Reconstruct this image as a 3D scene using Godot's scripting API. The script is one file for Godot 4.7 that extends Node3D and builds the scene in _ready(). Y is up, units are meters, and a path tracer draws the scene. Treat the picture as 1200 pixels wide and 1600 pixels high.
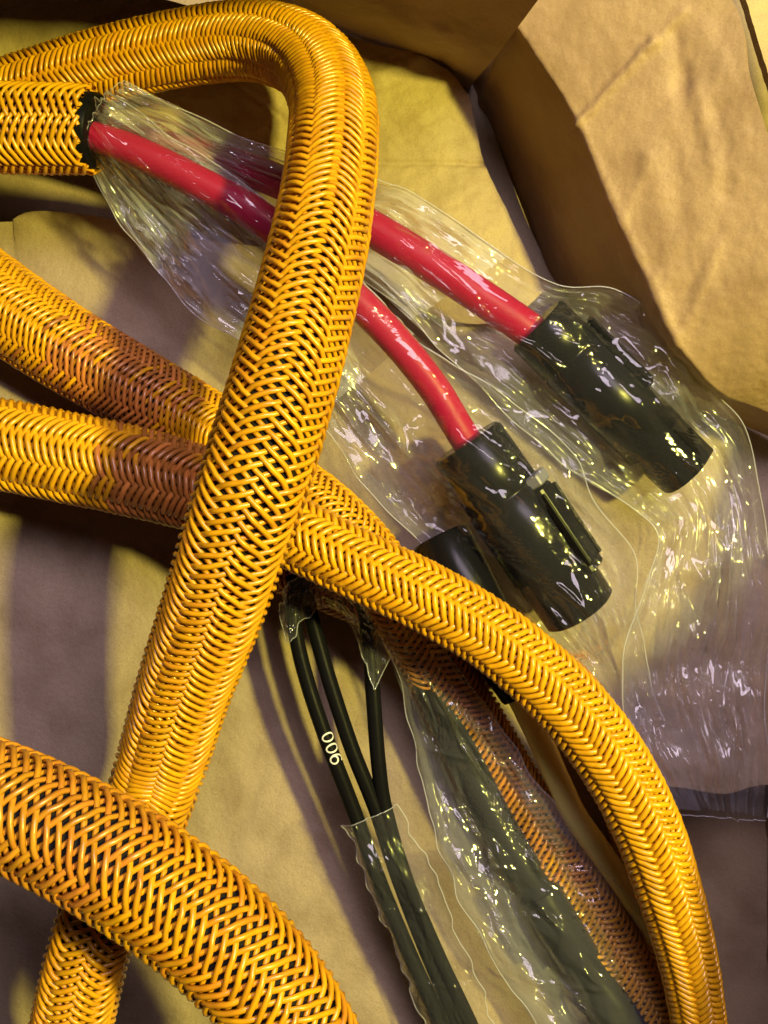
extends Node3D

const EYE := 0.40                      # camera height above the box bottom, metres
const K := 0.000582877                 # picture pixels (of 1600 high) to metres at one metre: 2 tan(25 deg) / 1600
var rng := RandomNumberGenerator.new()
var taken := {}
var noise := FastNoiseLite.new()

# ---------------------------------------------------------------- helpers
func lin(r: float, g: float, b: float, a := 1.0) -> Color:
	var c := Color(r, g, b).linear_to_srgb()
	c.a = a
	return c

func at(px: float, py: float, h: float) -> Vector3:
	var d := K * (EYE - h)
	return Vector3((px - 600.0) * d, h, (py - 800.0) * d)

func numbered(called: String) -> String:
	if not taken.has(called):
		taken[called] = 0
		return called
	taken[called] += 1
	return "%s_%03d" % [called, taken[called]]

func thing(called: String, label: String, category: String, group := "", where := Vector3.ZERO) -> Node3D:
	var o := Node3D.new()
	o.name = numbered(called)
	o.position = where
	o.set_meta("label", label)
	o.set_meta("category", category)
	if group:
		o.set_meta("group", group)
	add_child(o, true)
	return o

func part(called: String, mesh: Mesh, m: Material, parent: Node, label := "") -> MeshInstance3D:
	var o := MeshInstance3D.new()
	o.name = called
	o.mesh = mesh
	o.material_override = m
	if label:
		o.set_meta("label", label)
	parent.add_child(o, true)
	if o.name != called:                # keep three-digit numbers for repeats
		var n := 1
		while parent.has_node("%s_%03d" % [called, n]):
			n += 1
		o.name = "%s_%03d" % [called, n]
	return o

func commit(v: PackedVector3Array, n: PackedVector3Array, idx: PackedInt32Array, col := PackedColorArray()) -> ArrayMesh:
	var a := []
	a.resize(Mesh.ARRAY_MAX)
	a[Mesh.ARRAY_VERTEX] = v
	a[Mesh.ARRAY_NORMAL] = n
	if col.size():
		a[Mesh.ARRAY_COLOR] = col
	a[Mesh.ARRAY_INDEX] = idx
	var m := ArrayMesh.new()
	m.add_surface_from_arrays(Mesh.PRIMITIVE_TRIANGLES, a)
	return m

func cr(a: PackedFloat32Array, b: PackedFloat32Array, c: PackedFloat32Array, d: PackedFloat32Array, t: float) -> PackedFloat32Array:
	var o := PackedFloat32Array()
	for i in b.size():
		o.append(0.5 * (2.0 * b[i] + (c[i] - a[i]) * t + (2.0 * a[i] - 5.0 * b[i] + 4.0 * c[i] - d[i]) * t * t + (3.0 * b[i] - a[i] - 3.0 * c[i] + d[i]) * t * t * t))
	return o

# rows of numbers [px, py, h, ...] -> evenly spaced samples, each [x, y, z, ...]
func spline(rows: Array, count: int) -> Array:
	var pts := []
	for r in rows:
		var w := at(r[0], r[1], r[2])
		var f := PackedFloat32Array([w.x, w.y, w.z])
		for i in range(3, r.size()):
			f.append(r[i])
		pts.append(f)
	var n := pts.size()
	var fine := []
	for i in n - 1:
		for j in 24:
			fine.append(cr(pts[maxi(i - 1, 0)], pts[i], pts[i + 1], pts[mini(i + 2, n - 1)], j / 24.0))
	fine.append(pts[n - 1])
	var run := [0.0]
	for i in range(1, fine.size()):
		run.append(run[-1] + v3(fine[i]).distance_to(v3(fine[i - 1])))
	var out := []
	var k := 0
	for i in count:
		var s: float = run[-1] * i / (count - 1)
		while k < run.size() - 2 and run[k + 1] < s:
			k += 1
		var t: float = (s - run[k]) / maxf(run[k + 1] - run[k], 1e-9)
		var o := PackedFloat32Array()
		for c in fine[k].size():
			o.append(lerpf(fine[k][c], fine[k + 1][c], t))
		out.append(o)
	return out

func v3(a: PackedFloat32Array) -> Vector3:
	return Vector3(a[0], a[1], a[2])

# a round tube along samples [x, y, z, radius]; closed ends
func pipe(path: Array, sides: int, shift := 0.0, rough := 0.0) -> ArrayMesh:
	var v := PackedVector3Array()
	var nn := PackedVector3Array()
	var idx := PackedInt32Array()
	var n := path.size()
	var up := Vector3(0.123, 0.9, 0.2).normalized()
	for i in n:
		var p := v3(path[i])
		var t := (v3(path[mini(i + 1, n - 1)]) - v3(path[maxi(i - 1, 0)])).normalized()
		up = (up - t * up.dot(t)).normalized()
		var b := t.cross(up)
		var slope: float = (path[mini(i + 1, n - 1)][3] - path[maxi(i - 1, 0)][3]) / maxf(v3(path[mini(i + 1, n - 1)]).distance_to(v3(path[maxi(i - 1, 0)])), 1e-6)
		for k in sides:
			var a := TAU * k / sides
			var o := up * cos(a) + b * sin(a)
			var r: float = path[i][3] + shift
			if rough > 0.0:
				r += rough * noise.get_noise_3dv((p + o * r) * 9000.0)
			v.append(p + o * r)
			nn.append((o - t * slope).normalized())
	for i in n - 1:
		for k in sides:
			var a := i * sides + k
			var b := i * sides + (k + 1) % sides
			idx.append_array([a, a + sides, b, b, a + sides, b + sides])
	for e in [0, n - 1]:
		var t: Vector3 = (v3(path[0]) - v3(path[1])) if e == 0 else (v3(path[n - 1]) - v3(path[n - 2]))
		t = t.normalized()
		var c := v.size()
		v.append(v3(path[e]))
		nn.append(t)
		for k in sides:
			v.append(v[e * sides + k])
			nn.append(t)
		for k in sides:
			if e == 0:
				idx.append_array([c, c + 1 + k, c + 1 + (k + 1) % sides])
			else:
				idx.append_array([c, c + 1 + (k + 1) % sides, c + 1 + k])
	return commit(v, nn, idx)

# profile along a straight axis: list of [distance, radius]; sharp steps come from doubled rows
func lathe(p0: Vector3, p1: Vector3, rows: Array, sides := 40) -> ArrayMesh:
	var st := SurfaceTool.new()
	st.begin(Mesh.PRIMITIVE_TRIANGLES)
	var t := (p1 - p0).normalized()
	var up := (Vector3.UP - t * t.y).normalized()
	var b := t.cross(up)
	for i in rows.size() - 1:
		st.set_smooth_group(i if absf(rows[i + 1][0] - rows[i][0]) < 0.0001 or rows[i].size() > 2 else 1000)
		for k in sides:
			var q := []
			for e in [[i, k], [i, k + 1], [i + 1, k + 1], [i + 1, k]]:
				var a: float = TAU * e[1] / sides
				q.append(p0 + t * rows[e[0]][0] + (up * cos(a) + b * sin(a)) * rows[e[0]][1])
			for c in [0, 2, 1, 0, 3, 2]:
				st.add_vertex(q[c])
	st.generate_normals()
	return st.commit()

# a box with chamfered edges, in a frame
func slab(size: Vector3, c := 0.0006) -> ArrayMesh:
	var st := SurfaceTool.new()
	st.begin(Mesh.PRIMITIVE_TRIANGLES)
	st.set_smooth_group(-1)
	var h := size * 0.5
	var pts := {}
	for sx in [-1, 1]:
		for sy in [-1, 1]:
			for sz in [-1, 1]:
				pts[[sx, sy, sz, 0]] = Vector3(sx * h.x, sy * (h.y - c), sz * (h.z - c))
				pts[[sx, sy, sz, 1]] = Vector3(sx * (h.x - c), sy * h.y, sz * (h.z - c))
				pts[[sx, sy, sz, 2]] = Vector3(sx * (h.x - c), sy * (h.y - c), sz * h.z)
	var quads := []
	for s in [-1, 1]:
		quads.append([[s, -1, -1, 0], [s, 1, -1, 0], [s, 1, 1, 0], [s, -1, 1, 0]])
		quads.append([[-1, s, -1, 1], [1, s, -1, 1], [1, s, 1, 1], [-1, s, 1, 1]])
		quads.append([[-1, -1, s, 2], [1, -1, s, 2], [1, 1, s, 2], [-1, 1, s, 2]])
		for r in [-1, 1]:
			quads.append([[s, r, -1, 0], [s, r, -1, 1], [s, r, 1, 1], [s, r, 1, 0]])
			quads.append([[s, -1, r, 0], [s, -1, r, 2], [s, 1, r, 2], [s, 1, r, 0]])
			quads.append([[-1, s, r, 1], [-1, s, r, 2], [1, s, r, 2], [1, s, r, 1]])
	for sx in [-1, 1]:
		for sy in [-1, 1]:
			for sz in [-1, 1]:
				quads.append([[sx, sy, sz, 0], [sx, sy, sz, 1], [sx, sy, sz, 2]])
	for q in quads:
		var p := []
		for e in q:
			p.append(pts[e])
		var mid := Vector3.ZERO
		for e in p:
			mid += e
		if (p[1] - p[0]).cross(p[2] - p[0]).dot(mid) > 0.0:
			p.reverse()
		st.add_vertex(p[0]); st.add_vertex(p[1]); st.add_vertex(p[2])
		if p.size() == 4:
			st.add_vertex(p[0]); st.add_vertex(p[2]); st.add_vertex(p[3])
	st.generate_normals()
	return st.commit()

# ---------------------------------------------------------------- woven cane over a cable
# rows: [px, py, h, radius mm, strand pitch mm]; dye: stretches [from, to] (share of the length) of brown cane
func woven(label: String, rows: Array, thick: float, mats: Dictionary, dye := [], amber := 0.25, turn := 0.0, open_end := false) -> Array:
	var o := thing("woven_cable", label, "woven cable", "cane covered cables in the box")
	var long := 0.0
	for i in range(1, rows.size()):
		long += at(rows[i][0], rows[i][1], rows[i][2]).distance_to(at(rows[i - 1][0], rows[i - 1][1], rows[i - 1][2]))
	var n := int(long / 0.0008) + 2
	var path := spline(rows, n)
	var pos := PackedVector3Array()
	var nor := PackedVector3Array()
	var bin := PackedVector3Array()
	var rad := PackedFloat32Array()
	var psi := PackedFloat32Array()
	var up := Vector3(0.1, 1.0, 0.15).normalized()
	var sum := 0.0
	for i in n:
		var p := v3(path[i])
		var t := (v3(path[mini(i + 1, n - 1)]) - v3(path[maxi(i - 1, 0)])).normalized()
		up = (up - t * up.dot(t)).normalized()
		pos.append(p); nor.append(up); bin.append(t.cross(up))
		rad.append(path[i][3] * 0.001)
		psi.append(sum)
		if i < n - 1:
			var uneven := 1.0 + 0.10 * noise.get_noise_2d(i * 4.0, turn * 300.0 + 40.0)
			sum += p.distance_to(v3(path[i + 1])) * TAU / (15.0 * path[i][4] * 0.001) * uneven
	# the dark cable inside
	var inner := []
	for i in range(0, n, 4):
		inner.append(PackedFloat32Array([pos[i].x, pos[i].y, pos[i].z, rad[i] - 2.9 * thick * 0.001]))
	part("core", pipe(inner, 16), mats.core, o)
	var step := TAU / 10.0 / 6.0
	var sides := 6
	for way in [1.0, -1.0]:
		for k in 15:
			var start := TAU * k / 15.0
			var tint := rng.randf_range(-1.0, 1.0)
			var fat := thick * 0.001 * rng.randf_range(0.92, 1.06)
			var c := PackedVector3Array()
			var out := PackedVector3Array()
			var hue := PackedColorArray()
			var j := 0
			var a := rng.randf() * step
			while a < sum - 1e-4:
				while j < n - 2 and psi[j + 1] < a:
					j += 1
				var f := (a - psi[j]) / maxf(psi[j + 1] - psi[j], 1e-6)
				var phi: float = way * (a - sum * 0.37) + start + (TAU / 30.0 if way < 0.0 else 0.0)
				phi += 0.052 * noise.get_noise_2d(a * 22.0, k * 37.0 + way * 500.0)
				var w: float = clampf(1.7 * sin(5.0 * phi), -1.0, 1.0) * way
				var e := nor[j].lerp(nor[j + 1], f) * cos(phi + turn) + bin[j].lerp(bin[j + 1], f) * sin(phi + turn)
				var r: float = lerpf(rad[j], rad[j + 1], f) - thick * 0.0018 + thick * 0.00095 * w + 0.00018 * noise.get_noise_2d(a * 40.0, k * 91.0 - way * 77.0)
				c.append(pos[j].lerp(pos[j + 1], f) + e * r)
				out.append(e)
				var s := (j + f) / n
				var col := Color(0.72, 0.355, 0.009)
				var blotch := 0.5 + 0.9 * noise.get_noise_2d(a * 9.0 + k * 13.0, way * 60.0 + k * 5.0) + 0.25 * tint
				col = col.lerp(Color(0.50, 0.175, 0.014), clampf(amber * blotch, 0.0, 0.8))
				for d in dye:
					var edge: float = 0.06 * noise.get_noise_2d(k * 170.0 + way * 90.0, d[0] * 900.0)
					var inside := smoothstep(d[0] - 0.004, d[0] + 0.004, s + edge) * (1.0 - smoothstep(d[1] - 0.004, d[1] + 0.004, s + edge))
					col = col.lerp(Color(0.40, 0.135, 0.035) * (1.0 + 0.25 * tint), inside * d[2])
				var fleck := noise.get_noise_2d(a * 140.0, k * 53.0 + way * 11.0)
				hue.append(col * (1.0 + 0.10 * tint + 0.16 * fleck))
				a += step * (1.0 + 0.05 * sin(a * 7.0 + k))
			var m := c.size()
			if m < 4:
				continue
			var v := PackedVector3Array(); var nn := PackedVector3Array(); var cc := PackedColorArray(); var idx := PackedInt32Array()
			for i in m:
				var t := (c[mini(i + 1, m - 1)] - c[maxi(i - 1, 0)]).normalized()
				var u := (out[i] - t * out[i].dot(t)).normalized()
				var b := t.cross(u)
				for q in sides:
					var g := TAU * q / sides
					var d := u * cos(g) + b * sin(g)
					v.append(c[i] + (u * cos(g) * 0.90 + b * sin(g) * 1.08) * fat)
					nn.append(d)
					cc.append(hue[i])
			for i in m - 1:
				for q in sides:
					var x := i * sides + q
					var y := i * sides + (q + 1) % sides
					idx.append_array([x, x + sides, y, y, x + sides, y + sides])
			part("strand", commit(v, nn, idx, cc), mats.cane, o)
	return [o, path]

# ---------------------------------------------------------------- sheets of cardboard: rows of curves, each a list of [px, py, h]
func cardboard(called: String, curves: Array, across: int, along: int, t: float, m: Material, parent: Node, bumps := 0.0008, crease := [], label := "", folded := false) -> MeshInstance3D:
	var lines := []
	for cv in curves:
		lines.append(spline(cv, along))
	var n := lines.size()
	var g := []
	for i in across:
		var x := float(i) / (across - 1) * (n - 1)
		var k := mini(int(x), n - 2)
		var row := PackedVector3Array()
		for j in along:
			var p := v3(cr(lines[maxi(k - 1, 0)][j], lines[k][j], lines[k + 1][j], lines[mini(k + 2, n - 1)][j], x - k)) if n > 2 and not folded else v3(lines[k][j]).lerp(v3(lines[k + 1][j]), x - k)
			row.append(p)
		g.append(row)
	var nrm := []
	var mean := 0.0
	for i in across:
		var row := PackedVector3Array()
		for j in along:
			var du: Vector3 = g[mini(i + 1, across - 1)][j] - g[maxi(i - 1, 0)][j]
			var dv: Vector3 = g[i][mini(j + 1, along - 1)] - g[i][maxi(j - 1, 0)]
			row.append(du.cross(dv).normalized())
			mean += row[-1].y
		nrm.append(row)
	var flip := 1.0 if mean > 0.0 else -1.0
	var top := []
	for i in across:
		var row := PackedVector3Array()
		for j in along:
			var p: Vector3 = g[i][j]
			var h := bumps * (noise.get_noise_3dv(p * 900.0) + 0.5 * noise.get_noise_3dv(p * 2600.0))
			for c in crease:                       # [from (px, py), to (px, py), height the points lie at, depth, width, reach]
				var A := at(c[0], c[1], c[4]); var B := at(c[2], c[3], c[4])
				var q := Geometry3D.get_closest_point_to_segment(p, A, B)
				var dist := Vector2(p.x - q.x, p.z - q.z).length() + 0.0009 * noise.get_noise_3dv(p * 1800.0)
				h += c[5] * exp(-pow(dist / c[6], 2.0))
			row.append(p + nrm[i][j] * h * flip)
		top.append(row)
	var v := PackedVector3Array(); var nn := PackedVector3Array(); var idx := PackedInt32Array()
	for side in [0, 1]:
		var base := v.size()
		for i in across:
			for j in along:
				var du: Vector3 = top[mini(i + 1, across - 1)][j] - top[maxi(i - 1, 0)][j]
				var dv: Vector3 = top[i][mini(j + 1, along - 1)] - top[i][maxi(j - 1, 0)]
				var d := du.cross(dv).normalized()
				d *= flip
				v.append(top[i][j] - nrm[i][j] * flip * t * side)
				nn.append(d if side == 0 else -d)
		for i in across - 1:
			for j in along - 1:
				var a := base + i * along + j
				var q := [a, a + along, a + along + 1, a + 1]
				if (flip > 0.0) == (side == 0):
					q.reverse()
				idx.append_array([q[0], q[1], q[2], q[0], q[2], q[3]])
	var half := across * along
	var rim := []
	for i in across - 1:
		rim.append([i * along, (i + 1) * along]); rim.append([i * along + along - 1, (i + 1) * along + along - 1])
	for j in along - 1:
		rim.append([j, j + 1]); rim.append([(across - 1) * along + j, (across - 1) * along + j + 1])
	var mid := (v[0] + v[half - 1]) * 0.5
	for e in rim:
		var b := v.size()
		var out: Vector3 = (v[e[1]] - v[e[0]]).cross(nn[e[0]]).normalized()
		if out.dot(v[e[0]] - mid) < 0.0:
			out = -out
		for p in [e[0], e[1], e[1] + half, e[0] + half]:
			v.append(v[p]); nn.append(out)
		var q := [b, b + 1, b + 2, b + 3]
		if (v[b + 1] - v[b]).cross(v[b + 2] - v[b]).dot(out) > 0.0:
			q.reverse()
		idx.append_array([q[0], q[1], q[2], q[0], q[2], q[3]])
	return part(called, commit(v, nn, idx), m, parent, label)

# ---------------------------------------------------------------- clear film draped over what lies in it
const CELL := 0.0012
func heights(chains: Array, clear: float) -> Dictionary:
	var d := {}
	for ch in chains:
		for i in ch.size():
			var p: PackedFloat32Array = ch[i]
			var r: float = p[3] + clear
			var k := int(r / CELL) + 1
			var cx := roundi(p[0] / CELL)
			var cz := roundi(p[2] / CELL)
			for x in range(cx - k, cx + k + 1):
				for z in range(cz - k, cz + k + 1):
					var q := r * r - pow(x * CELL - p[0], 2.0) - pow(z * CELL - p[2], 2.0)
					if q > 0.0:
						var key := Vector2i(x, z)
						var y := p[1] + sqrt(q)
						if not d.has(key) or d[key] < y:
							d[key] = y
	return d

func tri(x: float) -> float:
	return absf(x - floorf(x) - 0.5) * 4.0 - 1.0

# how: crumple (m), folds along (m), seed, cross lines (shares of the length), puff (m), start, end (pinch)
func bag(label: String, left: Array, right: Array, inside: Array, mats: Dictionary, film: Material, how: Dictionary) -> Node3D:
	var o := thing("plastic_bag", label, "plastic bag", "clear bags round the plugs")
	var nv: int = how.get("nv", 300)
	var nu: int = how.get("nu", 92)
	var l := spline(left, nv)
	var r := spline(right, nv)
	var field := heights(inside, 0.0008)
	var g := []
	var gap := []
	var puff: float = how.get("puff", 0.006)
	for j in nv:
		var A := v3(l[j]); var B := v3(r[j])
		var row := PackedVector3Array()
		var bare := PackedFloat32Array()
		var hull := []
		for i in nu:
			var u := float(i) / (nu - 1)
			var p := A.lerp(B, u)
			p.y += puff * pow(sin(PI * u), 0.5)
			var key := Vector2i(roundi(p.x / CELL), roundi(p.z / CELL))
			var y: float = maxf(field.get(key, -1.0), p.y)
			bare.append(field.get(key, -1.0))
			row.append(Vector3(p.x, y, p.z))
			while hull.size() > 1 and (row[hull[-1]].y - row[hull[-2]].y) * (i - hull[-2]) <= (y - row[hull[-2]].y) * (hull[-1] - hull[-2]):
				hull.pop_back()
			hull.append(i)
		var k := 0
		for i in nu:
			if i > hull[k + 1] and k < hull.size() - 2:
				k += 1
			var t: float = float(i - hull[k]) / (hull[k + 1] - hull[k])
			var taut := lerpf(row[hull[k]].y, row[hull[k + 1]].y, t)
			row[i].y = lerpf(row[i].y, taut, how.get("taut", 0.55))
		g.append(row)
		gap.append(bare)
	for it in 10:                                   # let it ease along its length
		for j in range(1, nv - 1):
			for i in range(1, nu - 1):
				var y: float = (g[j - 1][i].y + g[j + 1][i].y + g[j][i - 1].y + g[j][i + 1].y) * 0.25
				g[j][i].y = maxf(y, gap[j][i])
	var sd: int = how.get("seed", 1)
	var waves := []
	var rr := RandomNumberGenerator.new()
	rr.seed = sd
	for k in 6:
		var ang := rr.randf() * PI
		waves.append([cos(ang), sin(ang), 16.0 * pow(1.36, k) * rr.randf_range(0.9, 1.1), rr.randf()])
	for j in nv:
		for i in nu:
			var u := float(i) / (nu - 1)
			g[j][i] = creased(g[j][i], u, float(j) / (nv - 1), gap[j][i], waves, how, sd, B_minus_A(l[j], r[j]), nv)
	part("film", grid_mesh(g, true), film, o)
	for e in how.get("plies", []):                  # further wrinkled plies of the same bag: [from, to (shares of the length), film, name, label]
		var ply := []
		var plan := how.duplicate()
		plan.fold_count = how.fold_count * 1.9
		plan.cross = []
		var first := int(nv * e[0])
		for j in range(first, int(nv * e[1])):
			var row := PackedVector3Array()
			for i in nu:
				var u := float(i) / (nu - 1)
				var p: Vector3 = v3(l[j]).lerp(v3(r[j]), u)
				p.y = minf(p.y + puff * 0.6 * pow(sin(PI * u), 0.5), g[j][i].y - 0.0008)   # beside the contents, their flanks show through it
				p.y = maxf(p.y - (0.003 if e[0] < 0.01 and e[1] < 0.5 else 0.012) * pow(sin(PI * u), 0.4), 0.006)
				row.append(creased(p, u, float(j) / (nv - 1), -1.0, waves, plan, sd + 40, Vector3.ZERO, nv))
			ply.append(row)
		part(e[3], grid_mesh(ply, true), mats[e[2]], o, e[4])
	var under := []
	for j in range(0, nv, 4):
		var A: Vector3 = g[j][0]; var B: Vector3 = g[j][nu - 1]
		var row := PackedVector3Array()
		var half := nu / 4
		for i in half:
			var u := float(i) / (half - 1)
			var p := A.lerp(B, u)
			if i > 0 and i < half - 1:
				p.y -= how.get("sag", 0.009) * pow(sin(PI * u), 0.6)
				p = creased(p, u, float(j) / (nv - 1), -1.0, waves, how, sd + 100, Vector3.ZERO, nv)
				p.y = maxf(p.y, 0.0055)
			row.append(p)
		under.append(row)
	part("underside", grid_mesh(under, false), film, o)
	for e in [0, nu - 1]:
		var path := []
		for j in range(0, nv, 2):
			var p: Vector3 = g[j][e]
			path.append(PackedFloat32Array([p.x, p.y, p.z, 0.00022]))
		part("edge_fold", pipe(path, 5), mats.seam, o)
	if how.get("mouth", true):
		for e in [0, nv - 1]:
			var path := []
			for i in range(0, nu, 2):
				var p: Vector3 = g[e][i]
				path.append(PackedFloat32Array([p.x, p.y, p.z, 0.00018]))
			part("mouth_edge", pipe(path, 5), mats.seam, o)
	return o

func creased(p: Vector3, u: float, v: float, floor_y: float, waves: Array, how: Dictionary, sd: int, side: Vector3, nv: int) -> Vector3:
	var crumple: float = how.get("crumple", 0.0016)
	var folds: float = how.get("folds", 0.0012)
	var wx := p.x + 0.005 * noise.get_noise_3d(p.x * 300.0, sd * 30.0, p.z * 300.0)
	var wz := p.z + 0.005 * noise.get_noise_3d(p.x * 300.0, sd * 30.0 + 99.0, p.z * 300.0)
	var g1 := clampf(0.45 + 1.5 * noise.get_noise_3d(p.x * 230.0, sd * 10.0, p.z * 230.0), 0.0, 1.2)
	var g2 := clampf(0.45 + 1.5 * noise.get_noise_3d(p.x * 230.0, sd * 10.0 + 55.0, p.z * 230.0), 0.0, 1.2)
	var g3 := clampf(0.10 + 2.4 * noise.get_noise_3d(p.x * 420.0, sd * 10.0 + 155.0, p.z * 420.0), 0.0, 1.4)
	var y := 0.0
	for k in waves.size():
		var w: Array = waves[k]
		var gain := g3 if k > 3 else (g1 if k % 2 == 0 else g2)
		y += crumple * gain * 30.0 / w[2] * tri((wx * w[0] + wz * w[1]) * w[2] + w[3] + sd)
	var fg := clampf(0.40 + 1.4 * noise.get_noise_2d(v * 130.0 + sd * 40.0, u * 60.0), 0.0, 1.2)
	var n: float = how.get("fold_count", 6.0)
	var gather: float = 1.0 + how.get("gather", 0.0) * exp(-pow(v / 0.22, 2.0)) + how.get("tail", 0.0) * smoothstep(0.66, 0.8, v) * smoothstep(0.35, 0.7, u)
	y += folds * fg * gather * tri(u * n + 0.55 * noise.get_noise_2d(v * 90.0, u * 60.0 + sd * 7.0))
	y += folds * 0.22 * fg * gather * tri(u * n * 2.7 + v * 5.0 + 0.4 * noise.get_noise_2d(v * 150.0, 300.0 + sd))
	for c in how.get("cross", []):
		y += 0.0008 * exp(-pow((v - c - 0.05 * (u - 0.5)) * nv / 1.7, 2.0))
	var edge := pow(clampf(minf(u, 1.0 - u) * 9.0, 0.0, 1.0), 0.7)
	if p.y - floor_y < 0.002:
		y = y * 0.6 + 0.0006
	p.y = maxf(p.y + y * edge, floor_y)
	return p + side * 0.0022 * (1.0 - edge) * noise.get_noise_2d(v * 90.0, sd * 70.0 + u * 8.0)

func B_minus_A(a: PackedFloat32Array, b: PackedFloat32Array) -> Vector3:
	return (v3(b) - v3(a)).normalized()

func grid_mesh(g: Array, upward: bool) -> ArrayMesh:
	var rows := g.size()
	var cols: int = g[0].size()
	var v := PackedVector3Array(); var nn := PackedVector3Array(); var idx := PackedInt32Array()
	for j in rows:
		for i in cols:
			var du: Vector3 = g[j][mini(i + 1, cols - 1)] - g[j][maxi(i - 1, 0)]
			var dv: Vector3 = g[mini(j + 1, rows - 1)][i] - g[maxi(j - 1, 0)][i]
			var d := du.cross(dv).normalized()
			if (d.y > 0.0) != upward:
				d = -d
			v.append(g[j][i]); nn.append(d)
	for j in rows - 1:
		for i in cols - 1:
			var a := j * cols + i
			var q := [a, a + 1, a + cols + 1, a + cols]
			if (v[q[1]] - v[q[0]]).cross(v[q[2]] - v[q[0]]).dot(nn[a]) > 0.0:
				q.reverse()
			idx.append_array([q[0], q[1], q[2], q[0], q[2], q[3]])
	return commit(v, nn, idx)

# ---------------------------------------------------------------- materials
func noise_tex(freq: float, sd: int, ramp: Gradient = null, normal := 0.0, octaves := 4, kind := FastNoiseLite.TYPE_SIMPLEX_SMOOTH, size := 512) -> NoiseTexture2D:
	var n := FastNoiseLite.new()
	n.noise_type = kind
	n.frequency = freq
	n.seed = sd
	n.fractal_octaves = octaves
	var t := NoiseTexture2D.new()
	t.width = size
	t.height = size
	t.seamless = true
	t.noise = n
	if ramp:
		t.color_ramp = ramp
	if normal > 0.0:
		t.as_normal_map = true
		t.bump_strength = normal
	return t

func ramp(stops: Array) -> Gradient:
	var g := Gradient.new()
	var o := PackedFloat32Array(); var c := PackedColorArray()
	for s in stops:
		o.append(s[0]); c.append(s[1])
	g.offsets = o
	g.colors = c
	return g

func kraft(color: Color, sd: int, mottled := 0.18) -> StandardMaterial3D:
	var m := StandardMaterial3D.new()
	m.albedo_color = color
	var lo := 1.0 - mottled
	m.albedo_texture = noise_tex(0.006, sd, ramp([[0.0, Color(lo, lo * 0.97, lo * 0.93)], [0.5, Color(0.95, 0.95, 0.95)], [1.0, Color(1, 1, 1)]]), 0.0, 5)
	m.uv1_triplanar = true
	m.uv1_world_triplanar = true
	m.uv1_scale = Vector3(9, 9, 9)
	m.detail_enabled = true
	m.detail_blend_mode = BaseMaterial3D.BLEND_MODE_MUL
	m.detail_albedo = noise_tex(0.11, sd + 5, ramp([[0.0, Color(0.45, 0.38, 0.32)], [0.06, Color(0.72, 0.66, 0.60)], [0.13, Color(0.90, 0.89, 0.87)], [0.5, Color(0.96, 0.96, 0.95)], [1.0, Color(1, 1, 1)]]), 0.0, 4, FastNoiseLite.TYPE_SIMPLEX_SMOOTH, 1024)
	m.detail_uv_layer = BaseMaterial3D.DETAIL_UV_1
	m.heightmap_enabled = true
	m.heightmap_texture = noise_tex(0.035, sd + 9, null, 0.0, 6, FastNoiseLite.TYPE_SIMPLEX_SMOOTH, 1024)
	m.heightmap_scale = 0.016
	m.roughness = 0.62
	m.metallic_specular = 0.45
	return m

func clear_film(alpha: float, rough: float) -> StandardMaterial3D:
	var m := StandardMaterial3D.new()
	m.transparency = BaseMaterial3D.TRANSPARENCY_ALPHA
	m.albedo_color = lin(0.74, 0.76, 0.86, alpha)
	m.roughness = rough
	m.metallic_specular = 0.6
	m.cull_mode = BaseMaterial3D.CULL_DISABLED
	return m

func plain(color: Color, rough: float, spec := 0.5) -> StandardMaterial3D:
	var m := StandardMaterial3D.new()
	m.albedo_color = color
	m.roughness = rough
	m.metallic_specular = spec
	return m

func worn(color: Color, rough: float, sd: int, bump := 0.01, spec := 0.5) -> StandardMaterial3D:
	var m := plain(color, rough, spec)
	m.uv1_triplanar = true
	m.uv1_scale = Vector3(22, 22, 22)
	m.roughness_texture = noise_tex(0.02, sd, ramp([[0.0, Color(0.7, 0.7, 0.7)], [1.0, Color(1, 1, 1)]]), 0.0, 5, FastNoiseLite.TYPE_SIMPLEX_SMOOTH, 256)
	m.heightmap_enabled = true
	m.heightmap_texture = noise_tex(0.05, sd + 3, null, 0.0, 4, FastNoiseLite.TYPE_SIMPLEX_SMOOTH, 256)
	m.heightmap_scale = bump
	return m

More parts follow.
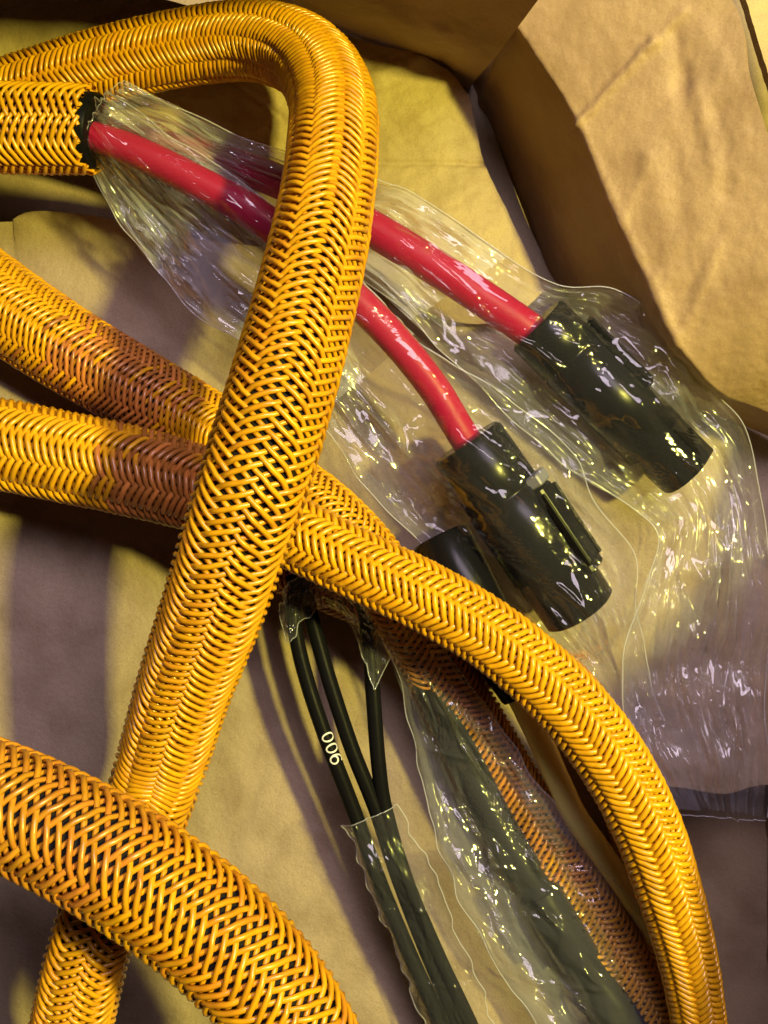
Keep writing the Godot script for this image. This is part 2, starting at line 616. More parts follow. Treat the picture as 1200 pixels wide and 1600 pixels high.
# ---------------------------------------------------------------- white figures printed round a cable
func printed(path: Array, mats: Dictionary, parent: Node) -> void:
	var figures := []
	var zero := []
	for i in 21:
		var a := TAU * i / 20.0
		zero.append(Vector2(cos(a) * 0.0013, sin(a) * 0.0021))
	var six := []
	for i in 17:
		var a := PI * 0.5 + TAU * i / 16.0
		six.append(Vector2(cos(a) * 0.0013, -0.0008 + sin(a) * 0.0013))
	six = [Vector2(0.0013, 0.0018), Vector2(0.0008, 0.0023), Vector2(-0.0001, 0.0023), Vector2(-0.0009, 0.0016), Vector2(-0.0014, 0.0004), Vector2(-0.0015, -0.0008)] + six.slice(5) + six.slice(1, 6)
	figures = [zero, zero, six]
	var n := path.size()
	for f in 3:
		var ci := int(n * 0.62) + 6 * f
		var v := PackedVector3Array(); var nn := PackedVector3Array(); var idx := PackedInt32Array()
		var pts: Array = figures[f]
		for i in pts.size():
			var d: Vector2 = (pts[mini(i + 1, pts.size() - 1)] - pts[maxi(i - 1, 0)]).normalized()
			var w := Vector2(-d.y, d.x) * 0.00028
			for s in [-1.0, 1.0]:
				var q: Vector2 = pts[i] + w * s
				# along the cable, and round it from the top towards the right
				var x := ci + q.x / v3(path[ci]).distance_to(v3(path[ci + 1]))
				var k := clampi(int(x), 1, n - 3)
				var c := v3(path[k]).lerp(v3(path[k + 1]), x - k)
				var t := (v3(path[k + 1]) - v3(path[k - 1])).normalized()
				var up := (Vector3.UP - t * t.y).normalized()
				var side := up.cross(t).normalized()
				if side.x < 0.0:
					side = -side
				var ang: float = (q.y + 0.0012) / path[k][3]
				var e := up * cos(ang) + side * sin(ang)
				v.append(c + e * (path[k][3] + 0.00012))
				nn.append(e)
		for i in pts.size() - 1:
			var a := i * 2
			var q := [a, a + 1, a + 3, a + 2]
			if (v[q[1]] - v[q[0]]).cross(v[q[2]] - v[q[0]]).dot(nn[a]) > 0.0:
				q.reverse()
			idx.append_array([q[0], q[1], q[2], q[0], q[2], q[3]])
		part("printed_figure", commit(v, nn, idx), mats.ink, parent)

# ---------------------------------------------------------------- the scene
func _ready() -> void:
	rng.seed = 11
	noise.seed = 5
	noise.frequency = 0.08
	noise.fractal_octaves = 2

	var cam := Camera3D.new()
	cam.name = "camera"
	cam.fov = 50.0
	cam.near = 0.01
	cam.far = 20.0
	cam.look_at_from_position(Vector3(0, EYE, 0), Vector3.ZERO, Vector3(0, 0, -1))
	cam.current = true
	add_child(cam)

	var env := Environment.new()
	env.background_mode = Environment.BG_COLOR
	env.background_color = lin(0.010, 0.009, 0.010)
	env.tonemap_mode = Environment.TONE_MAPPER_LINEAR
	env.tonemap_exposure = 1.0
	env.sdfgi_enabled = true
	env.ssao_enabled = true
	env.ssil_enabled = true
	var we := WorldEnvironment.new()
	we.name = "environment"
	we.environment = env
	add_child(we)

	lamp("yellow_lamp", Vector3(0.64, 1.0, -0.11), 1.15, Vector2(0.06, 0.06), Vector3(1, 0, 0), Color(1.0, 0.91, 0.17), 2.0)
	lamp("cool_lamp", Vector3(0.24, 1.0, -0.46), 1.0, Vector2(0.56, 0.32), Vector3(0.7, 0, 0.5), Color(0.98, 0.80, 0.98), 0.70)

	var mats := {}
	mats.core = plain(lin(0.012, 0.011, 0.010), 0.8, 0.25)
	var cane := plain(Color.WHITE, 0.29, 0.5)
	cane.vertex_color_use_as_albedo = true
	cane.clearcoat_enabled = true
	cane.clearcoat = 0.25
	cane.clearcoat_roughness = 0.22
	mats.cane = cane
	mats.floor = kraft(lin(0.42, 0.32, 0.225), 3)
	mats.deep = kraft(lin(0.43, 0.315, 0.20), 13)
	mats.brown = kraft(lin(0.42, 0.305, 0.19), 53)
	mats.wall = kraft(lin(0.46, 0.305, 0.165), 23)
	mats.yellow = kraft(lin(0.50, 0.375, 0.19), 33, 0.12)  # kraft tinted lighter and yellower to imitate the pool of yellow light
	mats.seam = clear_film(0.25, 0.06)
	mats.red = worn(lin(0.34, 0.004, 0.040), 0.55, 41, 0.006, 0.35)
	mats.black = worn(lin(0.006, 0.006, 0.0075), 0.30, 43, 0.002, 0.32)
	mats.rubber = worn(lin(0.006, 0.006, 0.007), 0.45, 45, 0.005, 0.16)
	mats.grey = worn(lin(0.18, 0.18, 0.22), 0.5, 47, 0.006)
	mats.pale = worn(lin(0.66, 0.58, 0.20), 0.40, 49, 0.012)  # lead colour raised to stand in for light reaching the gap
	mats.metal = plain(lin(0.5, 0.42, 0.25), 0.3)
	mats.metal.metallic = 1.0
	mats.ink = plain(lin(0.70, 0.70, 0.68), 0.6)
	mats.film = clear_film(0.014, 0.035)
	mats.milky = clear_film(0.25, 0.07)
	mats.veil = clear_film(0.10, 0.17)
	mats.hazy = clear_film(0.025, 0.05)
	mats.cloudy = clear_film(0.045, 0.06)

	box(mats)
	cables(mats)

func lamp(called: String, dir: Vector3, far: float, size: Vector2, along: Vector3, color: Color, energy: float) -> void:
	var l := AreaLight3D.new()
	l.name = called
	l.light_color = lin(color.r, color.g, color.b)
	l.light_energy = energy
	l.area_size = size
	l.area_range = 4.0
	l.area_attenuation = 2.0
	l.shadow_enabled = true
	add_child(l)
	var z := dir.normalized()
	var x := (along - z * along.dot(z)).normalized()
	l.transform = Transform3D(Basis(x, z.cross(x), z), z * far)

func box(mats: Dictionary) -> void:
	var b := thing("cardboard_box", "open crumpled brown cardboard box that everything lies in", "cardboard box")
	cardboard("bottom_panel", [[[-700, -700, -0.050], [2000, -700, -0.050]], [[-700, 2400, -0.050], [2000, 2400, -0.050]]], 60, 60, 0.003, mats.deep, b, 0.0005)
	cardboard("inner_flap", [
		[[-300, 352, -0.001], [0, 347, -0.0005], [18, 344, 0.0], [50, 330, 0.001], [120, 334, 0.001], [190, 346, 0.0], [300, 372, -0.002], [500, 400, -0.003], [800, 470, -0.004], [1000, 600, -0.004]],
		[[-300, 600, 0], [0, 600, 0], [300, 610, 0], [600, 640, 0], [900, 700, 0], [1040, 760, 0]],
		[[-300, 1200, 0], [0, 1200, 0], [300, 1200, 0], [600, 1200, 0], [900, 1200, 0], [1020, 1200, 0]],
		[[-300, 1800, 0], [0, 1800, 0], [300, 1800, 0], [600, 1800, 0], [900, 1800, 0], [1110, 1800, 0]]], 90, 130, 0.0035, mats.floor, b, 0.0006,
		[[300, 380, 200, 1500, 0.0, -0.0004, 0.0014]], "pale inner flap of the box bottom")
	cardboard("lit_tint_flap", [
		[[-300, -120, 0.003], [60, -60, 0.003], [300, 10, 0.003], [470, 30, 0.003], [560, 62, 0.004], [640, 82, 0.005], [700, 110, 0.005], [731, 150, 0.004]],
		[[-300, 20, 0.003], [60, 60, 0.003], [300, 110, 0.004], [450, 130, 0.005], [560, 160, 0.006], [640, 180, 0.006], [700, 190, 0.005], [745, 205, 0.004]],
		[[-300, 110, 0.003], [60, 130, 0.003], [300, 180, 0.004], [450, 220, 0.004], [560, 254, 0.0045], [640, 256, 0.004], [710, 256, 0.004], [758, 258, 0.003]],
		[[-300, 160, 0.003], [60, 170, 0.003], [300, 220, 0.004], [450, 290, 0.005], [580, 345, 0.006], [670, 350, 0.006], [740, 345, 0.006], [800, 345, 0.004]],
		[[-300, 190, 0.002], [60, 200, 0.002], [300, 262, 0.003], [450, 350, 0.003], [600, 450, 0.004], [700, 500, 0.004], [790, 500, 0.004], [850, 455, 0.003]]], 110, 150, 0.003, mats.yellow, b, 0.0007,
		[[560, 255, 800, 256, 0.004, -0.0009, 0.0009], [590, 118, 660, 95, 0.005, 0.0012, 0.0022], [350, 118, 440, 185, 0.004, -0.0008, 0.0009], [640, 82, 735, 160, 0.005, 0.0008, 0.003]], "wide inner flap lying against the far corner of the box")
	cardboard("side_flap", [
		[[640, 40, -0.013], [735, 120, -0.013], [850, 400, -0.013], [1000, 560, -0.013], [1180, 640, -0.013], [1330, 680, -0.013]],
		[[560, 300, -0.012], [640, 460, -0.012], [760, 700, -0.012], [900, 900, -0.012], [1185, 980, -0.012], [1330, 990, -0.012]]], 40, 80, 0.003, mats.floor, b, 0.0006, [], "low flap in the gap at the foot of the side wall")
	cardboard("side_panel", [
		[[860, 620, -0.006], [1000, 700, -0.006], [1150, 850, -0.006], [1220, 900, -0.006], [1330, 950, -0.006]],
		[[960, 1236, -0.006], [1040, 1228, -0.007], [1130, 1240, -0.006], [1200, 1226, -0.008], [1330, 1236, -0.006]]], 50, 60, 0.003, mats.brown, b, 0.0006, [], "brown panel below the tail of the clear bag")
	# right wall: base, crease, upper edge
	cardboard("side_wall", [
		[[731, 126, -0.016], [775, 225, -0.016], [812, 315, -0.016], [864, 440, -0.016], [960, 560, -0.016], [1080, 634, -0.014], [1160, 664, -0.008], [1240, 700, -0.006]],
		[[806, 38, 0.046], [903, 190, 0.046], [955, 320, 0.046], [1012, 440, 0.046], [1066, 545, 0.044], [1124, 612, 0.034], [1190, 640, 0.024], [1270, 680, 0.018]],
		[[960, -190, 0.066], [1138, -10, 0.066], [1172, 120, 0.066], [1215, 260, 0.066], [1260, 420, 0.065], [1320, 520, 0.058], [1380, 560, 0.05], [1420, 620, 0.04]]], 130, 190, 0.0035, mats.wall, b, 0.0003,
		[[903, 190, 1012, 80, 0.05, 0.0011, 0.0012], [735, 128, 842, 0, 0.03, 0.0012, 0.0018], [903, 190, 1085, 590, 0.046, 0.0006, 0.0014],
		[1065, 110, 1095, 225, 0.060, -0.0007, 0.0035], [1088, 140, 1122, 260, 0.061, 0.0008, 0.0030], [1130, 110, 1100, 50, 0.062, 0.0006, 0.003], [1120, 170, 1140, 300, 0.062, -0.0007, 0.003], [1020, 250, 1060, 420, 0.054, 0.0006, 0.004], [975, 350, 1010, 250, 0.050, 0.0004, 0.0016], [1066, 545, 1120, 390, 0.054, 0.0005, 0.0022], [1050, 210, 1075, 340, 0.058, -0.0005, 0.0030], [1012, 80, 1060, 30, 0.056, 0.0007, 0.0016], [1090, 320, 1120, 470, 0.058, 0.0005, 0.004], [1030, 430, 1060, 560, 0.05, 0.0008, 0.003], [880, 300, 900, 420, 0.03, 0.0007, 0.002], [1060, 40, 1075, 120, 0.064, -0.0010, 0.003]], "dented tan side wall", true)
	cardboard("outer_flap", [
		[[1130, -120, 0.060], [1165, 0, 0.060], [1200, 110, 0.060], [1250, 260, 0.060]],
		[[1500, -300, 0.052], [1560, -100, 0.052], [1600, 150, 0.052], [1620, 300, 0.052]]], 30, 60, 0.0035, mats.yellow, b, 0.0010, [], "flap outside the side wall, coloured as if lit")
	# far wall: steep, turned away from the lamps
	cardboard("end_wall", [
		[[-700, -330, -0.008], [0, -60, -0.008], [300, -40, -0.008], [440, 2, -0.008], [600, 66, -0.006], [690, 104, -0.010], [734, 130, -0.016]],
		[[-700, -400, 0.030], [0, -110, 0.030], [320, -80, 0.030], [480, -30, 0.030], [640, 32, 0.028], [722, 66, 0.026], [764, 92, 0.020]],
		[[-700, -560, 0.065], [0, -210, 0.065], [340, -150, 0.065], [520, -100, 0.062], [690, -40, 0.058], [770, 0, 0.053], [809, 40, 0.047]],
		[[-1700, -750, 0.185], [-60, -540, 0.185], [430, -510, 0.185], [700, -470, 0.180], [930, -400, 0.172], [1010, -360, 0.165], [1060, -330, 0.155]]], 80, 150, 0.0035, mats.wall, b, 0.0003,
		[[600, 66, 690, 104, -0.006, 0.0008, 0.003], [690, 40, 735, 128, 0.02, 0.0008, 0.003]], "shaded far wall")
	cardboard("near_side_wall", [
		[[1190, 700, -0.050], [1192, 900, -0.050], [1196, 1200, -0.050], [1206, 1900, -0.050]],
		[[1440, 640, 0.060], [1560, 900, 0.100], [1920, 1200, 0.180], [1980, 2000, 0.180]]], 30, 60, 0.0035, mats.wall, b, 0.0009, [], "low side wall past the clear bags")

func chain(rows: Array, count: int) -> Array:
	var p := spline(rows, count)
	for e in p:
		e[3] = e[3] * 0.001
	return p

func line(a: Vector3, b: Vector3, r: float, count := 40) -> Array:
	var out := []
	for i in count:
		var p := a.lerp(b, float(i) / (count - 1))
		out.append(PackedFloat32Array([p.x, p.y, p.z, r]))
	return out

func cables(mats: Dictionary) -> void:
	# --- the woven cables
	woven("thick yellow woven cable looped over the middle, bent like a walking stick handle", [
		[-90, 185, 0.014, 12.4, 2.3], [0, 152, 0.015, 12.4, 2.25], [150, 105, 0.019, 12.5, 2.1], [290, 74, 0.027, 12.6, 2.05], [400, 64, 0.038, 12.8, 1.95], [480, 92, 0.050, 13.2, 1.9], [518, 155, 0.063, 13.6, 1.95], [520, 230, 0.076, 13.7, 2.2], [511, 310, 0.084, 13.8, 2.6],
		[494, 400, 0.092, 14.2, 2.9], [458, 545, 0.100, 14.6, 3.0], [428, 650, 0.104, 14.9, 3.0], [398, 750, 0.105, 15.1, 2.9], [365, 850, 0.101, 15.0, 2.85], [333, 950, 0.093, 14.7, 2.6], [288, 1075, 0.079, 14.2, 2.65], [250, 1200, 0.066, 14.0, 2.7],
[208, 1320, 0.070, 13.0, 2.45], [150, 1450, 0.078, 12.4, 2.5], [112, 1600, 0.074, 12.4, 2.5], [92, 1720, 0.060, 12.4, 2.5]], 0.75, mats, [], 0.55, 0.0)
	woven("yellow woven cable that ends at the top left with a red lead coming out", [
		[-120, 196, 0.046, 14.2, 2.7], [-40, 200, 0.046, 14.4, 2.7], [40, 201, 0.047, 14.5, 2.7], [100, 202, 0.048, 14.4, 2.7], [146, 204, 0.049, 13.9, 2.8]], 0.70, mats, [], 0.10, 0.5)
	woven("upper left woven cable with a wide brown band, passing below the loop", [
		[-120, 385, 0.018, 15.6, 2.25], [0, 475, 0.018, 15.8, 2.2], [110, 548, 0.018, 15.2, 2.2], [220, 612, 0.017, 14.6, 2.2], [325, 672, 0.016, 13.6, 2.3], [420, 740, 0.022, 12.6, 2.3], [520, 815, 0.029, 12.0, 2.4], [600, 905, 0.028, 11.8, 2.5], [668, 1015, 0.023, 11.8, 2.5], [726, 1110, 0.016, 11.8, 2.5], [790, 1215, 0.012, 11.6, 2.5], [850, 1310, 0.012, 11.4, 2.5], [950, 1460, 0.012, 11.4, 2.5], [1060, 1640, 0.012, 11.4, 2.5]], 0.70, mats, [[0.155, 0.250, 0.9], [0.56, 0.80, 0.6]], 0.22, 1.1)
	woven("middle woven cable, brown where it goes under the loop, curving down to lower right", [
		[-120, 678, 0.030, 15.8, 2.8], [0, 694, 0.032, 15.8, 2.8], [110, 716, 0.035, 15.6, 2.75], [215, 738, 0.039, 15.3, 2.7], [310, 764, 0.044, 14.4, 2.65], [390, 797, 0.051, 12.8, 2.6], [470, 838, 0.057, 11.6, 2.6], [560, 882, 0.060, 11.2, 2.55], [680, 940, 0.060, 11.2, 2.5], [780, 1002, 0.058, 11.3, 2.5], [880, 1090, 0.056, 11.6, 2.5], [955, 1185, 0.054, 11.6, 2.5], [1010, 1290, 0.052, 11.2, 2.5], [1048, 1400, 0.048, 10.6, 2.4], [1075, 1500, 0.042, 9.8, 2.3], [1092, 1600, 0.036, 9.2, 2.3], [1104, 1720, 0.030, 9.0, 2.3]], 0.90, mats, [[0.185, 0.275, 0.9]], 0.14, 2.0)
	woven("nearest woven cable with the open weave across the lower left corner", [
		[-150, 1205, 0.116, 15.4, 3.1], [0, 1256, 0.117, 15.6, 3.1], [130, 1318, 0.118, 15.8, 3.1], [250, 1392, 0.118, 15.9, 3.05], [350, 1472, 0.118, 15.8, 3.05], [430, 1560, 0.117, 15.5, 3.0], [490, 1660, 0.115, 15.2, 3.0], [530, 1760, 0.112, 15.0, 3.0]], 0.78, mats, [[-0.1, 0.42, 0.40]], 0.75, 0.7)
	woven("lowest dark brown woven cable just below the middle one", [
		[395, 862, 0.012, 10.6, 2.4], [450, 884, 0.012, 10.6, 2.4], [560, 930, 0.012, 10.4, 2.4], [705, 985, 0.012, 10.2, 2.4], [868, 1060, 0.012, 10.2, 2.4], [958, 1180, 0.014, 10.2, 2.4], [997, 1300, 0.016, 10.2, 2.4], [1036, 1420, 0.016, 10.2, 2.4], [1070, 1540, 0.014, 10.0, 2.4], [1085, 1640, 0.014, 10.0, 2.4]], 0.72, mats, [[-0.1, 0.5, 0.85]], 0.3, 0.2)

	# black collar in the mouth of the sleeve, red leads and their plugs
	var lead := thing("red_lead", "red lead leaving the woven sleeve, with the larger black plug with a latch", "power lead", "red leads in clear bags")
	var c1 := chain([[110, 206, 0.050, 4.4], [150, 214, 0.051, 4.6], [215, 238, 0.051, 5.0], [300, 280, 0.050, 5.2], [400, 336, 0.049, 5.4], [500, 417, 0.047, 5.4], [600, 512, 0.044, 5.3], [672, 598, 0.041, 5.2], [716, 668, 0.039, 5.1], [745, 716, 0.036, 5.0]], 90)
	part("cable", pipe(c1, 20, 0.0, 0.00008), mats.red, lead)
	var a1 := at(728, 690, 0.036); var b1 := at(908, 956, 0.030)
	var len1 := a1.distance_to(b1)
	part("plug_body", lathe(a1, b1, [[0.0, 0.0], [0.0, 0.0118], [0.0012, 0.0130], [0.0012, 0.0130], [0.021, 0.0134], [0.021, 0.0134], [0.0216, 0.0129], [0.0224, 0.0129], [0.023, 0.0137], [0.023, 0.0137], [len1 * 0.72, 0.0137], [len1 * 0.72, 0.0137], [len1 * 0.72 + 0.0004, 0.0130], [len1 - 0.001, 0.0128], [len1, 0.0113], [len1, 0.0095], [len1 - 0.006, 0.0095], [len1 - 0.006, 0.0]]), mats.black, lead)
	var t1 := (b1 - a1).normalized()
	var side1 := Vector3(-t1.z, 0.0, t1.x).normalized()
	if side1.x < 0.0:
		side1 = -side1
	var up1 := side1.cross(t1).normalized()
	up1 = up1 if up1.y > 0.0 else -up1
	var ld := (side1 * 0.80 + up1 * 0.60).normalized()
	var frame := Basis(ld.cross(t1).normalized(), ld, t1)
	var latch := part("latch", slab(Vector3(0.0085, 0.0040, 0.030), 0.0008), mats.black, lead)
	latch.transform = Transform3D(frame, a1 + t1 * 0.040 + ld * 0.0140)
	var tab := part("latch_tab", slab(Vector3(0.0080, 0.0052, 0.0042), 0.0006), mats.grey, lead, "pale grey thumb tab of the latch")
	tab.transform = Transform3D(frame, a1 + t1 * 0.0225 + ld * 0.0145)
	for s in [-1.0, 1.0]:
		var rail := part("latch_rail", slab(Vector3(0.0012, 0.0022, 0.028), 0.0003), mats.rubber, lead)
		rail.transform = Transform3D(frame, a1 + t1 * 0.041 + ld * 0.0155 + frame.x * s * 0.0052)
	var lip := part("latch_end", slab(Vector3(0.0100, 0.0030, 0.0040), 0.0008), mats.black, lead)
	lip.transform = Transform3D(frame, a1 + t1 * 0.056 + ld * 0.0143)

	var lead2 := thing("red_lead", "red lead running behind the loop to the black plug nearest the box wall", "power lead", "red leads in clear bags")
	var c2 := chain([[150, 206, 0.040, 5.0], [220, 222, 0.034, 5.2], [300, 240, 0.030, 5.4], [400, 270, 0.031, 5.6], [500, 312, 0.034, 5.8], [590, 362, 0.036, 5.9], [700, 430, 0.037, 5.9], [790, 490, 0.036, 5.9], [850, 532, 0.034, 5.9]], 80)
	part("cable", pipe(c2, 20, 0.0, 0.00008), mats.red, lead2)
	var a2 := at(838, 506, 0.034); var b2 := at(1074, 738, 0.026)
	var len2 := a2.distance_to(b2)
	part("plug_body", lathe(a2, b2, [[0.0, 0.0], [0.0, 0.0104], [0.001, 0.0114], [0.001, 0.0114], [0.015, 0.0116], [0.015, 0.0116], [0.0154, 0.0111], [0.0162, 0.0111], [0.0166, 0.0118], [0.0166, 0.0118], [len2 * 0.78, 0.0118], [len2 * 0.78, 0.0118], [len2 * 0.78 + 0.0004, 0.0106], [len2 - 0.001, 0.0104], [len2, 0.0098], [len2, 0.0082], [len2 - 0.005, 0.0082], [len2 - 0.005, 0.0]]), mats.black, lead2)
	var t2 := (b2 - a2).normalized()
	var s2 := Vector3(-t2.z, 0.0, t2.x).normalized()
	s2 = s2 if s2.x > 0.0 else -s2
	var u2 := s2.cross(t2).normalized()
	u2 = u2 if u2.y > 0.0 else -u2
	var l2 := (s2 * 0.55 + u2 * 0.83).normalized()
	var f2 := Basis(l2.cross(t2).normalized(), l2, t2)
	var key := part("key_rib", slab(Vector3(0.0075, 0.0028, 0.017), 0.0006), mats.black, lead2)
	key.transform = Transform3D(f2, a2 + t2 * (len2 * 0.87) + l2 * 0.0112)
	var l3 := (s2 * 0.92 + u2 * 0.39).normalized()
	var f3 := Basis(l3.cross(t2).normalized(), l3, t2)
	var latch2 := part("latch", slab(Vector3(0.008, 0.0034, 0.030), 0.0008), mats.black, lead2)
	latch2.transform = Transform3D(f3, a2 + t2 * 0.026 + l3 * 0.0126)

	var collar := thing("cable_end_collar", "short black collar in the mouth of the cut woven cable", "collar")
	part("ring", lathe(at(136, 203, 0.049), at(166, 208, 0.0495), [[0.0, 0.0], [0.0, 0.0118], [0.0030, 0.0118], [0.0034, 0.0112], [0.0034, 0.0]]), mats.rubber, collar)

	# a third plug and its pale lead, below the middle woven cable
	var plug3 := thing("black_plug", "black plug with a pale yellow lead, half hidden under the middle woven cable", "plug")
	var a3 := at(688, 838, 0.022); var b3 := at(812, 1090, 0.030)
	var len3 := a3.distance_to(b3)
	part("plug_body", lathe(a3, b3, [[0.0, 0.0], [0.0, 0.0098], [0.001, 0.0106], [0.001, 0.0106], [len3 * 0.6, 0.0108], [len3 * 0.6, 0.0108], [len3 * 0.6 + 0.001, 0.0098], [len3 - 0.02, 0.0092], [len3 - 0.001, 0.0062], [len3, 0.0056], [len3, 0.0]]), mats.black, plug3)
	part("lead", pipe(chain([[790, 1050, 0.026, 4.2], [814, 1094, 0.030, 4.2], [848, 1165, 0.030, 4.2], [878, 1232, 0.028, 4.2], [902, 1280, 0.026, 4.2], [970, 1375, 0.022, 4.2], [1040, 1480, 0.018, 4.2]], 50), 18, 0.0, 0.0002), mats.pale, plug3, "pale yellow lead, coloured brighter to look lit")

	# the dark plug inside the lower bag
	var plug4 := thing("bagged_plug", "long dark plug lying inside the cloudy bag at bottom centre", "plug")
	var c4 := chain([[636, 965, 0.026, 3.0], [652, 1020, 0.025, 5.2], [686, 1100, 0.024, 5.9], [730, 1195, 0.023, 6.1], [773, 1282, 0.023, 6.3], [818, 1360, 0.023, 6.4]], 40)
	part("boot", pipe(c4, 28), mats.rubber, plug4)
	part("body", pipe(chain([[842, 1394, 0.022, 7.6], [870, 1442, 0.022, 7.8], [906, 1500, 0.021, 7.4]], 20), 28), mats.black, plug4)
	part("neck", pipe(chain([[812, 1350, 0.023, 5.4], [846, 1400, 0.022, 5.4]], 6), 18), mats.rubber, plug4)
	part("tail", pipe(chain([[902, 1494, 0.021, 5.4], [930, 1532, 0.020, 5.6], [956, 1570, 0.020, 7.0], [1000, 1640, 0.019, 7.4], [1040, 1720, 0.018, 7.4]], 20), 24), mats.rubber, plug4)

	# thin black leads
	var thin := [
		["thin black cable with white printed figures, leftmost of the three", [[478, 905, 0.024, 2.5], [459, 935, 0.027, 2.6], [462, 990, 0.028, 2.6], [480, 1065, 0.028, 2.65], [512, 1160, 0.028, 2.65], [556, 1275, 0.026, 2.65], [592, 1375, 0.024, 2.65], [640, 1490, 0.022, 2.65], [690, 1600, 0.020, 2.65], [720, 1680, 0.020, 2.65]]],
		["thin black cable without figures, between the other two thin cables", [[455, 900, 0.020, 2.5], [478, 935, 0.024, 2.6], [492, 985, 0.026, 2.65], [515, 1065, 0.027, 2.65], [550, 1170, 0.027, 2.65], [588, 1266, 0.026, 2.65], [622, 1370, 0.024, 2.65], [668, 1490, 0.022, 2.65], [716, 1600, 0.020, 2.65], [746, 1680, 0.020, 2.65]]],
		["thin black cable hanging straight down, rightmost of the three", [[556, 900, 0.020, 2.5], [568, 945, 0.024, 2.6], [577, 1010, 0.026, 2.65], [584, 1100, 0.027, 2.65], [591, 1190, 0.027, 2.65], [602, 1264, 0.026, 2.6], [634, 1370, 0.025, 2.4], [684, 1490, 0.023, 2.4], [736, 1600, 0.021, 2.4], [770, 1680, 0.020, 2.4]]]]
	var thin_paths := []
	for e in thin:
		var o := thing("thin_black_cable", e[0], "cable", "three thin black cables")
		var p := chain(e[1], 160)
		thin_paths.append(p)
		part("jacket", pipe(p, 14, 0.0, 0.00005), mats.rubber, o)
	printed(chain([[459, 935, 0.027, 2.6], [462, 990, 0.028, 2.6], [480, 1065, 0.028, 2.65], [512, 1160, 0.028, 2.65], [556, 1275, 0.026, 2.65]], 120), mats, get_node("thin_black_cable"))

	# --- clear bags
	bag("long clear bag from the woven sleeve over the red lead and latched plug",
		[[139, 252, 0.044], [168, 312, 0.038], [230, 405, 0.032], [310, 490, 0.030], [385, 540, 0.032], [455, 610, 0.028], [520, 685, 0.026], [580, 770, 0.024], [640, 832, 0.022], [735, 905, 0.020], [795, 965, 0.019], [870, 1030, 0.016], [990, 1150, 0.014]],
		[[165, 152, 0.056], [235, 192, 0.053], [330, 250, 0.048], [440, 330, 0.046], [560, 440, 0.043], [680, 548, 0.040], [790, 622, 0.036], [880, 690, 0.032], [925, 770, 0.028], [985, 860, 0.024], [998, 950, 0.020], [1010, 1040, 0.016], [1040, 1130, 0.014]],
		[c1, line(a1, b1, 0.0134), line(a1 + t1 * 0.022 + ld * 0.0145, a1 + t1 * 0.056 + ld * 0.0145, 0.0035, 20)], mats, mats.film, {"seed": 3, "crumple": 0.0024, "folds": 0.0018, "fold_count": 5.0, "gather": 1.6, "plies": [[0.0, 0.42, "milky", "bunched_ply", "cloudy bunched mouth of the bag"], [0.36, 1.0, "veil", "inner_ply", ""]], "cross": [0.36, 0.5, 0.585, 0.665, 0.745, 0.82], "puff": 0.004, "taut": 0.6})
	bag("clear bag over the plug by the wall, with a flat tail at lower right",
		[[150, 190, 0.050], [240, 225, 0.042], [340, 282, 0.036], [450, 350, 0.034], [580, 445, 0.034], [690, 545, 0.036], [790, 640, 0.032], [880, 728, 0.028], [985, 792, 0.026], [1032, 842, 0.026], [1000, 930, 0.024], [972, 1040, 0.022], [985, 1150, 0.018], [1062, 1272, 0.014]],
		[[196, 128, 0.058], [330, 195, 0.046], [450, 240, 0.040], [590, 285, 0.038], [645, 302, 0.038], [760, 378, 0.038], [868, 446, 0.036], [962, 455, 0.036], [1066, 520, 0.034], [1105, 600, 0.030], [1165, 680, 0.024], [1192, 790, 0.020], [1205, 930, 0.018], [1196, 1060, 0.016], [1200, 1180, 0.014], [1192, 1282, 0.012]],
		[c2, line(a2, b2, 0.0118)], mats, mats.film, {"seed": 8, "crumple": 0.0026, "folds": 0.0016, "fold_count": 6.0, "gather": 1.6, "tail": 1.6, "plies": [[0.0, 0.36, "milky", "bunched_ply", "cloudy bunched mouth of the bag"], [0.34, 1.0, "veil", "inner_ply", ""]], "cross": [0.44, 0.53, 0.6, 0.86], "puff": 0.005, "taut": 0.6, "nv": 330, "nu": 104})
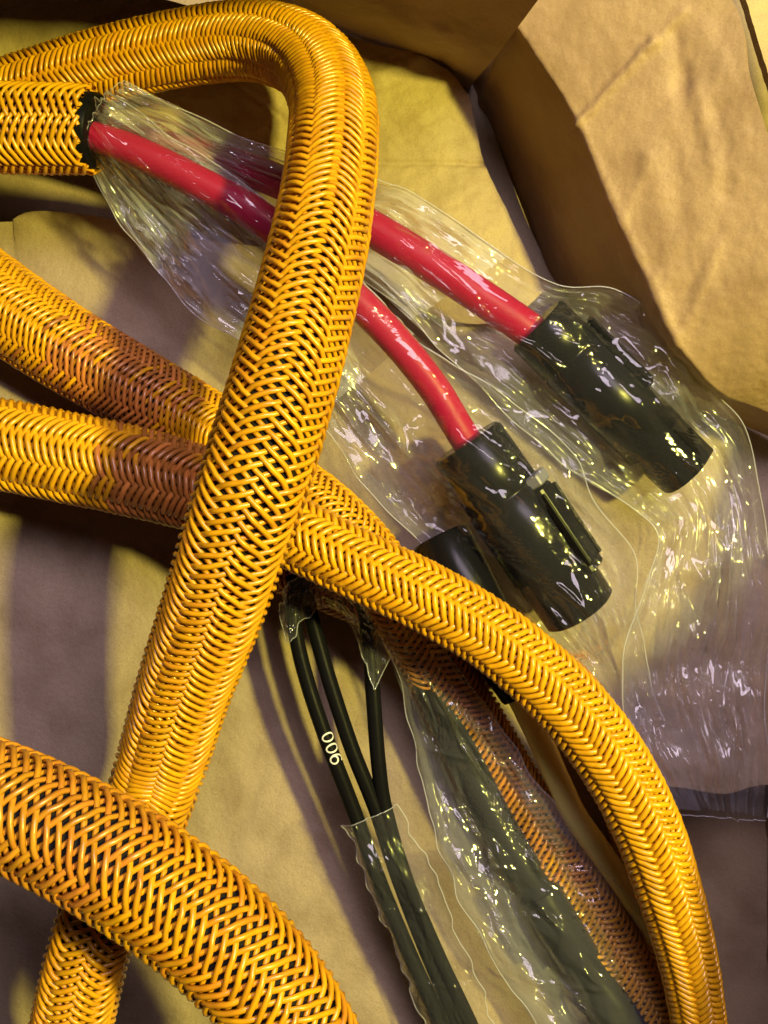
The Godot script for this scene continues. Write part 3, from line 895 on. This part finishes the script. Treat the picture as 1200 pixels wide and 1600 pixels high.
	bag("cloudy clear bag round the dark plug at bottom centre",
		[[590, 945, 0.030], [610, 1030, 0.026], [640, 1120, 0.024], [668, 1240, 0.022], [700, 1360, 0.022], [736, 1440, 0.022], [790, 1530, 0.020], [850, 1625, 0.018], [890, 1700, 0.018]],
		[[650, 955, 0.036], [715, 1040, 0.034], [775, 1130, 0.032], [838, 1220, 0.030], [896, 1290, 0.028], [975, 1390, 0.026], [1045, 1480, 0.024], [1120, 1590, 0.022], [1180, 1700, 0.022]],
		[c4, chain([[846, 1396, 0.022, 7.6], [906, 1500, 0.021, 7.6], [1000, 1640, 0.019, 7.4]], 40), chain([[726, 1110, 0.018, 11.8], [790, 1215, 0.014, 11.6], [850, 1310, 0.013, 11.4], [950, 1460, 0.013, 11.4], [1060, 1640, 0.013, 11.4]], 70)], mats, mats.cloudy, {"seed": 21, "crumple": 0.0030, "folds": 0.0016, "fold_count": 4.0, "plies": [[0.0, 1.0, "veil", "inner_ply", ""], [0.50, 1.0, "milky", "folded_ply", "cloudy folded band of the bag"]], "cross": [0.3, 0.52, 0.62, 0.77], "puff": 0.004, "taut": 0.5})
	bag("narrow clear bag round the lower ends of the thin black cables",
		[[538, 1288, 0.024], [568, 1370, 0.022], [604, 1450, 0.020], [645, 1560, 0.018], [690, 1680, 0.018]],
		[[620, 1256, 0.026], [660, 1330, 0.024], [705, 1430, 0.022], [752, 1540, 0.020], [800, 1680, 0.018]],
		thin_paths, mats, mats.hazy, {"seed": 34, "crumple": 0.0012, "folds": 0.0008, "fold_count": 5.0, "cross": [0.35, 0.64], "puff": 0.003, "taut": 0.7, "nv": 190, "nu": 64})
	bag("small torn clear bag where the thin black cables start",
		[[436, 955, 0.022], [452, 915, 0.034], [490, 893, 0.040], [540, 905, 0.040], [600, 935, 0.038], [632, 985, 0.034]],
		[[452, 1000, 0.022], [480, 965, 0.026], [510, 945, 0.028], [548, 975, 0.028], [565, 1020, 0.026], [585, 1075, 0.024]],
		[thin_paths[0].slice(0, 40), thin_paths[1].slice(0, 40), thin_paths[2].slice(0, 40)], mats, mats.hazy, {"seed": 55, "crumple": 0.0018, "folds": 0.0008, "fold_count": 3.0, "puff": 0.003, "taut": 0.4, "nv": 120, "nu": 54, "sag": 0.004})
